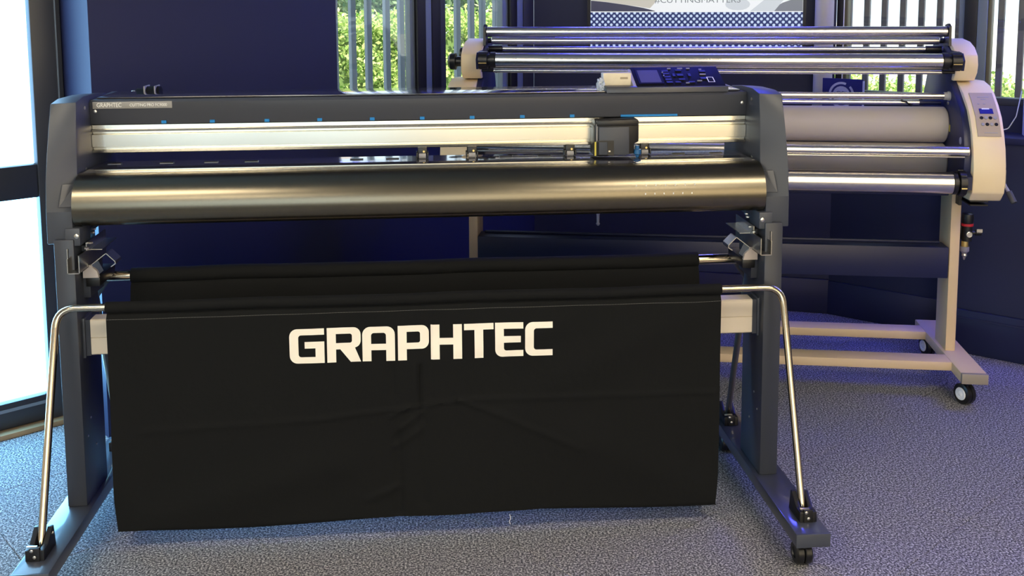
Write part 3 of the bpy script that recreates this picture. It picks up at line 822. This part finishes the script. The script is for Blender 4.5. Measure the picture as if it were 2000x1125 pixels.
def chuck(y, z, r, a, b, s):
    c = lathe('chuck', (SC+s*a, y, z), (SC+s*b, y, z), [(0, 0), (0, r), ((b-a)*.30, r), ((b-a)*.32, r*.72), ((b-a)*.45, r*.72), ((b-a)*.47, r*1.08), (b-a, r*1.08), (b-a, 0)], BLACKP, lam, seg=24)
    for k in range(6):
        a_ = k*math.pi/3 + .3
        cyl('chuck_rib', (SC+s*(a+(b-a)*.49), y + r*1.07*math.cos(a_), z + r*1.07*math.sin(a_)), (SC+s*(b-.002), y + r*1.07*math.cos(a_), z + r*1.07*math.sin(a_)), r*.08, BRASS if k == 3 else BLACKP, c, seg=8)
    return c
r1 = roll('top_roller', .25, 1.316, .0195, .840, ROLL)
both(lambda s: prism('roller_bracket', [(.22, 1.265), (.225, 1.335), (.245, 1.345), (.275, 1.34), (.29, 1.265)], 'x', SC+s*.840, SC+s*.849, BLACKP, r1))
roll('idler_roller', .30, 1.281, .0145, .828, ROLL)
roll('guide_rod', .33, 1.2485, .0090, .790, ROLL)
both(lambda s: cyl('guide_rod_end', (SC+s*.790, .33, 1.2485), (SC+s*.846, .33, 1.2485), .013, BLACKP, lam, seg=18))
both(lambda s: cyl('idler_end', (SC+s*.828, .30, 1.281), (SC+s*.850, .30, 1.281), .010, BLACKP, lam, seg=18))
roll('supply_roller', .10, 1.2175, .0265, .785, ROLL)
both(lambda s: chuck(.10, 1.2175, .030, .785, .846, s))
both(lambda s: prism('chuck_arm', [(.085, 1.185), (.075, 1.22), (.10, 1.245), (.22, 1.25), (.22, 1.19)], 'x', SC+s*.847, SC+s*.855, LAMNAVY, lam))
roll('guide_rod', .16, 1.175, .0085, .802, ROLL)
both(lambda s: cyl('guide_rod_end', (SC+s*.802, .16, 1.175), (SC+s*.846, .16, 1.175), .006, BLACKP, lam, seg=14))
box('tie_bar', SC-.846, SC+.846, .355, .37, 1.222, 1.245, BLACKP, lam)
box('tie_bar', SC-.846, SC+.846, .29, .305, 1.166, 1.183, BLACKP, lam)
roll('tension_rod', .20, 1.087, .0115, .828, ROLL)
both(lambda s: lathe('tension_knob', (SC+s*.824, .20, 1.087), (SC+s*.846, .20, 1.087), [(0, 0), (0, .014), (.012, .014), (.014, .017), (.021, .017), (.021, 0)], GREYC, lam, seg=20))
roll('heater_tube', .31, 1.052, .0105, .770, ROLL)
both(lambda s: cyl('heater_end', (SC+s*.770, .31, 1.052), (SC+s*.846, .31, 1.052), .0085, LAMNAVY, lam, seg=14))
tube('heater_cable', [(SC+.70, .297, 1.062), (SC+.72, .292, 1.055), (SC+.73, .292, 1.045), (SC+.745, .30, 1.036)], .003, BLACKP, lam, seg=8)
roll('press_roller', .25, .978, .0650, .846, RUBBER, seg=48, ch=.006)
roll('press_roller', .25, .846, .0640, .846, RUBBER, seg=48, ch=.006)
roll('front_bar', .0, .9155, .0175, .856, ROLL)
box('feed_shelf', SC-.845, SC+.845, .0, .16, .893, .899, ROLL, lam, bev=0.001)
roll('lower_supply_roller', .0, .8065, .0375, .806, ROLL)
both(lambda s: chuck(.0, .8065, .040, .806, .846, s))
both(lambda s: prism('chuck_arm', [(-.02, .785), (-.02, .83), (.01, .845), (.05, .83), (.05, .785)], 'x', SC+s*.845, SC+s*.866, LAMNAVY, lam))
box('warning_label', SC+.846, SC+.8445, .18, .205, .960, .985, YELLOW, lam)
# keypad on the right cover, following its curve
kp0, kp1 = Vector((0, .127, 1.108)), Vector((0, .013, .966))
kd = (kp1-kp0).normalized(); kn = Vector((0, kd.z, -kd.y))
if kn.y > 0: kn = -kn
KLn = (kp1-kp0).length
prof = [(.127, 1.1035), (.085, 1.07), (.045, 1.03), (.014, .975), (.010, .966)]
off = .0022
bmk = bmesh.new()
rows = []
for i, (y, z) in enumerate(prof):
    a = Vector((0, *prof[max(i-1, 0)])); b = Vector((0, *prof[min(i+1, len(prof)-1)])); d = (b-a).normalized()
    n_ = Vector((0, d.z, -d.y)); n_ = -n_ if n_.y > 0 else n_
    rows.append((Vector((0, y, z)), n_))
def kpt(u_, v, h):                         # u across 0..1, v down 0..1
    L = [0]
    for (a, _), (b, _) in zip(rows[:-1], rows[1:]): L.append(L[-1] + (b-a).length)
    q = v*L[-1]
    for i in range(len(rows)-1):
        if q <= L[i+1] + 1e-9:
            t = (q-L[i])/(L[i+1]-L[i]); p = rows[i][0].lerp(rows[i+1][0], t); n_ = rows[i][1].lerp(rows[i+1][1], t).normalized()
            return Vector((SC + .886 + .077*u_, 0, 0)) + p + n_*h
def kslab(name, u0, u1, v0, v1, m, h0, h1, parent, n=6):
    bm = bmesh.new(); ri = []
    for i in range(n+1):
        v = v0 + (v1-v0)*i/n
        ri.append([bm.verts.new(kpt(*q)) for q in ((u0, v, h0), (u0, v, h1), (u1, v, h1), (u1, v, h0))])
    for A, B in zip(ri[:-1], ri[1:]):
        for j in range(4): bm.faces.new((A[j], A[(j+1) % 4], B[(j+1) % 4], B[j]))
    bm.faces.new(ri[0]); bm.faces.new(ri[-1])
    return fin(name, bm, m, parent, smooth=30)
kp = kslab('keypad', 0, 1, 0, 1, KEYP, -.002, .0030, lam, 12)
kslab('display', .22, .80, .42, .54, SIGNBLUE, .002, .0045, kp, 3)
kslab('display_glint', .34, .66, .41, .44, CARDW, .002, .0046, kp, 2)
for j, v in enumerate((.63, .76)):
    for i in range(4):
        u0 = .20 + .19*i + .02*j
        c = kpt(u0+.05, v, .003); nn = (kpt(u0+.05, v, .01) - c).normalized()
        lathe('button', c - nn*.001, c + nn, [(0, .0062), (.002, .0062), (.003, .005), (.003, 0)], GREYC if (i+j) % 2 else BLACKP, kp, seg=14)
for (u0, u1, v) in ((.30, .80, .12), (.42, .62, .18), (.22, .30, .30), (.46, .56, .30), (.30, .85, .93)):
    kslab('legend', u0, u1, v-.008, v+.008, GREYC, .002, .0036, kp, 2)
lathe('emblem', (SC+.8445, .055, .945), (SC, .055, .945), [(0, .013), (.001, .013), (.001, .009), (.0005, .009), (.0005, 0)], GREYC, lam, seg=20)
# knobs on the left end
def knob(y, z, r, a, b):
    lathe('pressure_knob', (SC-a, y, z), (SC-b, y, z), [(0, 0), (0, r*.6), ((b-a)*.45, r*.6), ((b-a)*.5, r), ((b-a)*.85, r*.96), (b-a, r*.6), (b-a, 0)], BLACKP, lam, seg=24)
knob(.22, 1.205, .032, .925, .983)
knob(.36, 1.225, .028, .925, .965)
# crank lever low on the right cover
lv = lathe('crank_lever', (SC+.972, .10, .815), (SC+1.01, .10, .815), [(0, 0), (0, .014), (.018, .014), (.020, .010), (.034, .010), (.034, 0)], BLACKP, lam, seg=18)
tube('lever_arm', [(SC+.998, .10, .815), (SC+1.004, .07, .785), (SC+1.010, .05, .768)], .006, GREYC, lv, seg=10)
tube('lever_grip', [(SC+1.009, .05, .770), (SC+1.022, .03, .735)], .0105, mat('grey_rubber', (.05, .05, .055), .5), lv, seg=12)
prism('cover_notch', [(-.014, .795), (-.012, .855), (.05, .87), (.05, .795)], 'x', SC+.953, SC+.9765, KEYP, lam)
# levelling bracket under the cover
lb = boxes('cover_bracket', [(SC+.90, SC+.96, .10, .30, .722, .728), (SC+.90, SC+.96, .10, .30, .708, .713)], BLACKP, lam)
box('bracket_arm', SC+.892, SC+.902, .20, .24, .690, .745, BLACKP, lb)
# air regulator on the right leg
ar = boxes('air_regulator', [(SC+.912, SC+.945, .27, .31, .548, .600)], BLACKP, lam, bev=0.004)
AX, AY = SC+.944, .262
lathe('regulator_knob', (AX, AY, .612), (AX, AY, .70), [(0, 0), (0, .020), (.020, .022), (.034, .020), (.038, .014), (.038, 0)], BLACKP, ar, seg=20)
lathe('red_ring', (AX, AY, .602), (AX, AY, .70), [(0, .018), (0, .0215), (.009, .0215), (.010, .018)], RED, ar, seg=24)
lathe('regulator_body', (AX, AY, .545), (AX, AY, .70), [(0, 0), (0, .018), (.056, .018), (.056, 0)], BLACKP, ar, seg=20)
lathe('gauge', (AX+.002, AY-.016, .573), (AX+.002, AY-.5, .573), [(0, .011), (.008, .011), (.009, .009), (.007, .009), (.007, 0)], GALV, ar, seg=20)
lathe('air_fitting', (AX+.015, AY, .575), (AX+.3, AY, .585), [(0, .007), (.014, .007), (.015, .011), (.034, .011), (.036, .008), (.036, 0)], BLACKP, ar, seg=14)
box('fitting_clip', AX+.030, AX+.05, AY-.014, AY-.010, .580, .592, GALV, ar)
lathe('brass_collar', (AX-.006, AY, .524), (AX-.006, AY, .70), [(0, 0), (0, .0125), (.020, .0125), (.021, 0)], BRASS, ar, seg=18)
lathe('filter_bowl', (AX-.006, AY, .525), (AX-.006, AY, .2), [(0, .0165), (.018, .0165), (.026, .009), (.030, .009), (.036, .010), (.040, .006), (.052, .003), (.052, 0)], mat('smoky_bowl', (.22, .21, .26), .2), ar, seg=18)
lathe('drain_tip', (AX-.006, AY-.001, .497), (AX-.006, AY-.001, .2), [(0, 0), (0, .0085), (.006, .0095), (.010, .006), (.022, .003), (.022, 0)], GALV, ar, seg=14)
# small pneumatic fitting hanging below
pf = lathe('pneumatic_fitting', (SC-.415, .30, .735), (SC-.415, .30, .5), [(0, 0), (0, .012), (.105, .012), (.11, .010), (.125, .008), (.13, .006), (.16, .005), (.165, .008), (.172, .004), (.172, 0)], mat('pale_fitting', (.45, .45, .62), .35), lam, seg=16)

# ================================================================= DISPLAY, SIGN, BOX, PIPE
tv = thing('wall_display', 'wide wall display showing a white poster with a blue mesh band', 'display', C1, CA)
TZ0, TZ1 = 1.203, 1.722
boxes('bezel', [(.269, 1.253, -.052, -.002, TZ0-.012, TZ0+.002), (.269, 1.253, -.052, -.002, TZ1-.002, TZ1+.012), (.269, .283, -.052, -.002, TZ0, TZ1), (1.239, 1.253, -.052, -.002, TZ0, TZ1), (.28, 1.24, -.02, -.002, TZ0, TZ1)], FRAMEB, tv)
def mesh_screen():
    m = bpy.data.materials.new('poster_mesh_print'); m.use_nodes = True
    nt = m.node_tree; b = nt.nodes['Principled BSDF']
    tc = nt.nodes.new('ShaderNodeTexCoord')
    mp = nt.nodes.new('ShaderNodeMapping'); mp.inputs['Rotation'].default_value = (0, rad(45), 0); mp.inputs['Scale'].default_value = (52, 1, 52)
    nt.links.new(tc.outputs['Object'], mp.inputs['Vector'])
    sp = nt.nodes.new('ShaderNodeSeparateXYZ'); nt.links.new(mp.outputs[0], sp.inputs[0])
    def fr(o):
        f = nt.nodes.new('ShaderNodeMath'); f.operation = 'FRACT'; nt.links.new(o, f.inputs[0])
        s = nt.nodes.new('ShaderNodeMath'); s.operation = 'SUBTRACT'; nt.links.new(f.outputs[0], s.inputs[0]); s.inputs[1].default_value = .5
        p = nt.nodes.new('ShaderNodeMath'); p.operation = 'POWER'; nt.links.new(s.outputs[0], p.inputs[0]); p.inputs[1].default_value = 2
        return p.outputs[0]
    ad = nt.nodes.new('ShaderNodeMath'); ad.operation = 'ADD'; nt.links.new(fr(sp.outputs[0]), ad.inputs[0]); nt.links.new(fr(sp.outputs[2]), ad.inputs[1])
    lt = nt.nodes.new('ShaderNodeMath'); lt.operation = 'LESS_THAN'; nt.links.new(ad.outputs[0], lt.inputs[0]); lt.inputs[1].default_value = .11
    mx = nt.nodes.new('ShaderNodeMix'); mx.data_type = 'RGBA'
    mx.inputs['A'].default_value = (.006, .020, .14, 1); mx.inputs['B'].default_value = (.62, .74, .95, 1)
    nt.links.new(lt.outputs[0], mx.inputs['Factor'])
    nt.links.new(mx.outputs['Result'], b.inputs['Emission Color']); b.inputs['Emission Strength'].default_value = 0.9
    b.inputs['Base Color'].default_value = (.02, .02, .02, 1); b.inputs['Roughness'].default_value = .3
    return m
MESHP = mesh_screen()
def scr(name, c, e=0.9): return mat(name, (.02, .02, .02), .3, emit=c, estr=e)
SW = scr('screen_white', (.93, .95, .97)); SWARM = scr('screen_warm_grey', (.62, .58, .50)); SDK = scr('screen_dark', (.035, .035, .075)); SGR = scr('screen_grey', (.20, .21, .24)); SLT = scr('screen_pale', (.66, .70, .74)); STX = scr('screen_text', (.22, .24, .26))
box('screen', .283, 1.239, -.040, -.030, 1.3800, TZ1, SW, tv)
box('mesh_band', .283, 1.239, -.040, -.030, TZ0, 1.3775, MESHP, tv)
box('white_rule', .283, 1.239, -.0402, -.030, 1.3770, 1.3805, SW, tv)
def spoly(name, pts, m, y=-.0412):
    return plane_poly(name, [(a, y, b) for a, b in pts], m, tv)
spoly('screen_picture', [(.284, 1.381), (.284, 1.432), (.36, 1.424), (.45, 1.411), (.53, 1.397), (.58, 1.384), (.585, 1.381)], SDK)
spoly('screen_picture', [(.284, 1.433), (.284, 1.60), (.50, 1.56), (.60, 1.44), (.56, 1.395), (.45, 1.4115), (.36, 1.4245)], SWARM, -.0408)
spoly('screen_picture', [(1.09, 1.381), (1.15, 1.418), (1.238, 1.45), (1.238, 1.381)], SGR)
spoly('screen_picture', [(1.01, 1.381), (1.07, 1.431), (1.13, 1.46), (1.20, 1.47), (1.15, 1.425), (1.115, 1.381)], SLT, -.0416)
spoly('screen_picture', [(.955 + .055*math.cos(a*.3927), 1.412 + .027*math.sin(a*.3927)) for a in range(16)], SLT, -.0414)
text('screen_lettering', '#CUTTINGMATTERS', .036, frame3((.775, -.0415, 1.431), (1, 0, 0), (0, 0, 1)), STX, tv, extrude=.0003, sx=1.17)

pp = onw(C1, CA, 1.330, -.062)
tag(tube('service_pipe', [(0, .062, .96), (0, 0, .96), (0, 0, H)], .0405, PIPE, seg=32, fillet=.03, loc=pp, rz=CA), 'pale grey round pipe on the wall between the display and the right window', 'pipe')

# hanging blue sign
d_ = Vector((-math.sin(RA), math.cos(RA), 0)); sg0 = onw(RO, RA, 0, -.24)
sa, sb = hit(1607, 152, d_, d_.dot(sg0)), hit(1687, 153, d_, d_.dot(sg0))
ang = math.atan2((sb-sa).y, (sb-sa).x); SWd = (sb-sa).length
sg = thing('hanging_sign', 'dark blue card sign with a pale round emblem, hung before the window', 'sign', (sa.x, sa.y, sa.z - SWd*1.25), ang)
SH = SWd*1.25
box('card', 0, SWd, 0, .006, 0, SH, SIGNBLUE, sg)
box('card_edge', SWd-.004, SWd+.002, -.001, .007, 0, SH*.97, SIGNW, sg)
def ringarc(name, r0, r1, a0, a1, cx, cz, m, y=-.0008):
    bm = bmesh.new(); n = 18; A = []
    for i in range(n+1):
        a = rad(a0+(a1-a0)*i/n)
        A.append((bm.verts.new((cx+r0*math.cos(a), y, cz+r0*math.sin(a))), bm.verts.new((cx+r1*math.cos(a), y, cz+r1*math.sin(a)))))
    for p, q in zip(A[:-1], A[1:]): bm.faces.new((p[0], p[1], q[1], q[0]))
    return fin(name, bm, m, sg)
ecx, ecz, er = SWd*.47, SH - SWd*.39, SWd*.30
ringarc('emblem_ring', er*.86, er*1.04, 68, 170, ecx, ecz, SIGNW); ringarc('emblem_ring', er*.86, er*1.04, -10, 45, ecx, ecz, SIGNW); ringarc('emblem_ring', er*.86, er*1.04, 190, 330, ecx, ecz, SIGNW)
ringarc('emblem_disc', 0.0001, er*.70, 0, 360, ecx, ecz, SIGNW)
text('emblem_lettering', 'GPI', er*.62, frame3((ecx, -.0014, ecz+er*.05), (1, 0, 0), (0, 0, 1)), SIGNBLUE, sg, extrude=.0003)
tube('cord', [(SWd*.47, .003, SH), (SWd*.47, .003, H - (sa.z-SH))], .0022, WIREW, sg, seg=8)

# packaging box on the ledge and a thin cable
pb = thing('packaging_box', 'white upright box with a red disc print, on the right ledge', 'box', onw(RO, RA, .800, -.075, .893), RA + rad(20))
box('box_body', 0, .14, -.03, .03, 0, .235, CARDW, pb, bev=0.0015)
bm = bmesh.new(); bm.faces.new([bm.verts.new((.062 + .055*math.cos(a*.2618), -.0308, .105 + .055*math.sin(a*.2618))) for a in range(24)]); fin('disc_print', bm, REDPRINT, pb)
boxes('text_print', [(.018, .10, -.0306, -.03, .196, .204), (.018, .11, -.0306, -.03, .178, .187)], GREYP, pb)
tag(tube('white_cable', [(0, 0, .16), (.03, -.02, .11), (.07, -.02, .085), (.115, -.01, .10), (.14, 0, .15), (.15, .03, .25)], .0022, WIREW, seg=8, fillet=.02, loc=onw(RO, RA, .62, -.02, .893 - .082), rz=RA), 'thin white cable looping above the right ledge', 'cable')

# ================================================================= OUTSIDE
struct(box('ground', -40, 40, -30, 60, -.30, -.09, GROUND), 'pale sunlit paving outside')
def fence(label, O, A, off, pxs, width, m):
    n = Vector((-math.sin(A), math.cos(A), 0)); d = n.dot(O) + off
    f = thing('railing_fence', label, 'fence', onw(O, A, 0, off, -.09), A)
    ss = []
    for px in pxs:
        P = hit(px, 60, n, d); ss.append((P-O).dot(Vector((math.cos(A), math.sin(A), 0))))
    step = (ss[-1]-ss[0])/(len(ss)-1)
    ext = [ss[0]-step*k for k in range(8, 0, -1)] + ss + [ss[-1]+step*k for k in range(1, 9)]
    me = None
    for s in ext:
        if me is None:
            b = box('bar', -width/2, width/2, -width/2, width/2, .05, 2.6, m, f, bev=.003, seg=1); me = b.data
        else:
            b = bpy.data.objects.new('bar', me); COL.objects.link(b); b.parent = f
        b.location = (s, 0, 0)
    for z in (.25, 2.45):
        box('rail', ext[0]-.1, ext[-1]+.1, -.02, .02, z, z+.05, m, f)
    return f
fence('grey steel bar fence outside the two left windows', LO, LA, .9, (688, 719, 755, 783, 815, 850, 893, 920, 942, 968), .031, FENCE)
fence('dark steel bar fence outside the two right windows', RO, RA, .55, (1658, 1693, 1727, 1763, 1799, 1835, 1872, 1912, 1955, 1995), .027, FENCER)

def leaves(bm, pts, size, nrm_bias=None):
    for p in pts:
        s = size*random.uniform(.6, 1.3)
        a = Vector((random.uniform(-1, 1), random.uniform(-1, 1), random.uniform(-1, 1))).normalized()
        b = a.orthogonal().normalized(); 
        q = random.uniform(0, 6.28); b = (b*math.cos(q) + a.cross(b)*math.sin(q))
        c = a.cross(b)
        bm.faces.new([bm.verts.new(p + v) for v in (b*s, c*s*.55, -b*s, -c*s*.55)])
def hedge(label, O, A, s0, s1, d0, d1, h, n, size):
    t = thing('hedge', label, 'hedge', onw(O, A, 0, 0, -.09), A, 'garden hedges')
    bm = bmesh.new(); bbox(bm, s0, s1, d0+.12, d1, 0, h-.12)
    fin('branches', bm, mat('hedge_core', (.12, .19, .05), .9), t)
    bm = bmesh.new(); pts = []
    for i in range(n):
        s = random.uniform(s0, s1)
        k = random.random()
        bulge = .07*math.sin(s*5.1) + .06*math.sin(s*11.7+1)
        if k < .62:
            z = random.uniform(.3, h); pts.append(Vector((s, d0 + .10 + bulge*.6 + .05*math.sin(z*14+s*9) + random.gauss(0, .05), z)))
        else:
            pts.append(Vector((s, random.uniform(d0, d1), h + bulge*.6 + random.gauss(-.03, .05))))
    leaves(bm, pts, size)
    fo = fin('foliage', bm, LEAF, t); fo['kind'] = 'stuff'
    return t
hedge('sunlit green hedge beyond the left window fence', LO, LA, .2, 5.4, 2.6, 3.4, 1.36, 46000, .021)
hedge('low sunlit hedge beyond the right window fence', RO, RA, -1.6, 3.0, 2.2, 3.0, .90, 34000, .021)
def tree(label, loc, h, r, n, size, lo=.35):
    t = thing('garden_tree', label, 'tree', loc, 0, 'garden trees')
    lathe('trunk', (0, 0, 0), (0, 0, 1), [(0, 0), (0, .13), (h*.3, .10), (h*.6, .06), (h*.75, 0)], BARK, t, seg=10)
    bm = bmesh.new(); pts = []
    blobs = [(Vector((random.uniform(-r, r)*.7, random.uniform(-r, r)*.7, h*random.uniform(lo, .95))), r*random.uniform(.3, .5)) for _ in range(14)]
    for i in range(n):
        c, q = random.choice(blobs)
        v = Vector((random.gauss(0, 1), random.gauss(0, 1), random.gauss(0, 1))).normalized()
        pts.append(c + v*q*random.uniform(.75, 1.05))
    leaves(bm, pts, size)
    fo = fin('foliage', bm, LEAF2, t); fo['kind'] = 'stuff'
    return t
def far(px, dist, z=-.09):
    r = ray(px, 0); r.z = 0; r.normalize(); p = CAM + r*dist; p.z = z; return p
tree('small leafy tree in the garden behind the left window', far(770, 13.5), 2.1, .9, 7000, .05)
tree('small leafy tree beyond the narrow window', far(960, 17.0), 2.2, 1.2, 7000, .06)
tree('tall tree with hanging leaves beyond the right window', far(1585, 11.0), 5.4, 2.6, 9000, .07, .48)
hp = far(640, 19.0)
hou = thing('house', 'orange rendered house far behind the left window', 'house', hp, rad(10))
box('wall', -3.0, .35, 0, 5, 0, 3.2, BRICKO, hou)
prism('roof', [(-.4, 3.2), (2.5, 5.0), (5.4, 3.2)], 'x', -3.3, .65, ROOFM, hou)
for x in (-2.3, -.9):
    wf = box('window', x, x+.9, -.04, .02, 1.0, 2.2, CARDW, hou)
    box('window_pane', x+.07, x+.83, -.05, -.03, 1.07, 2.13, SCREEN, wf)
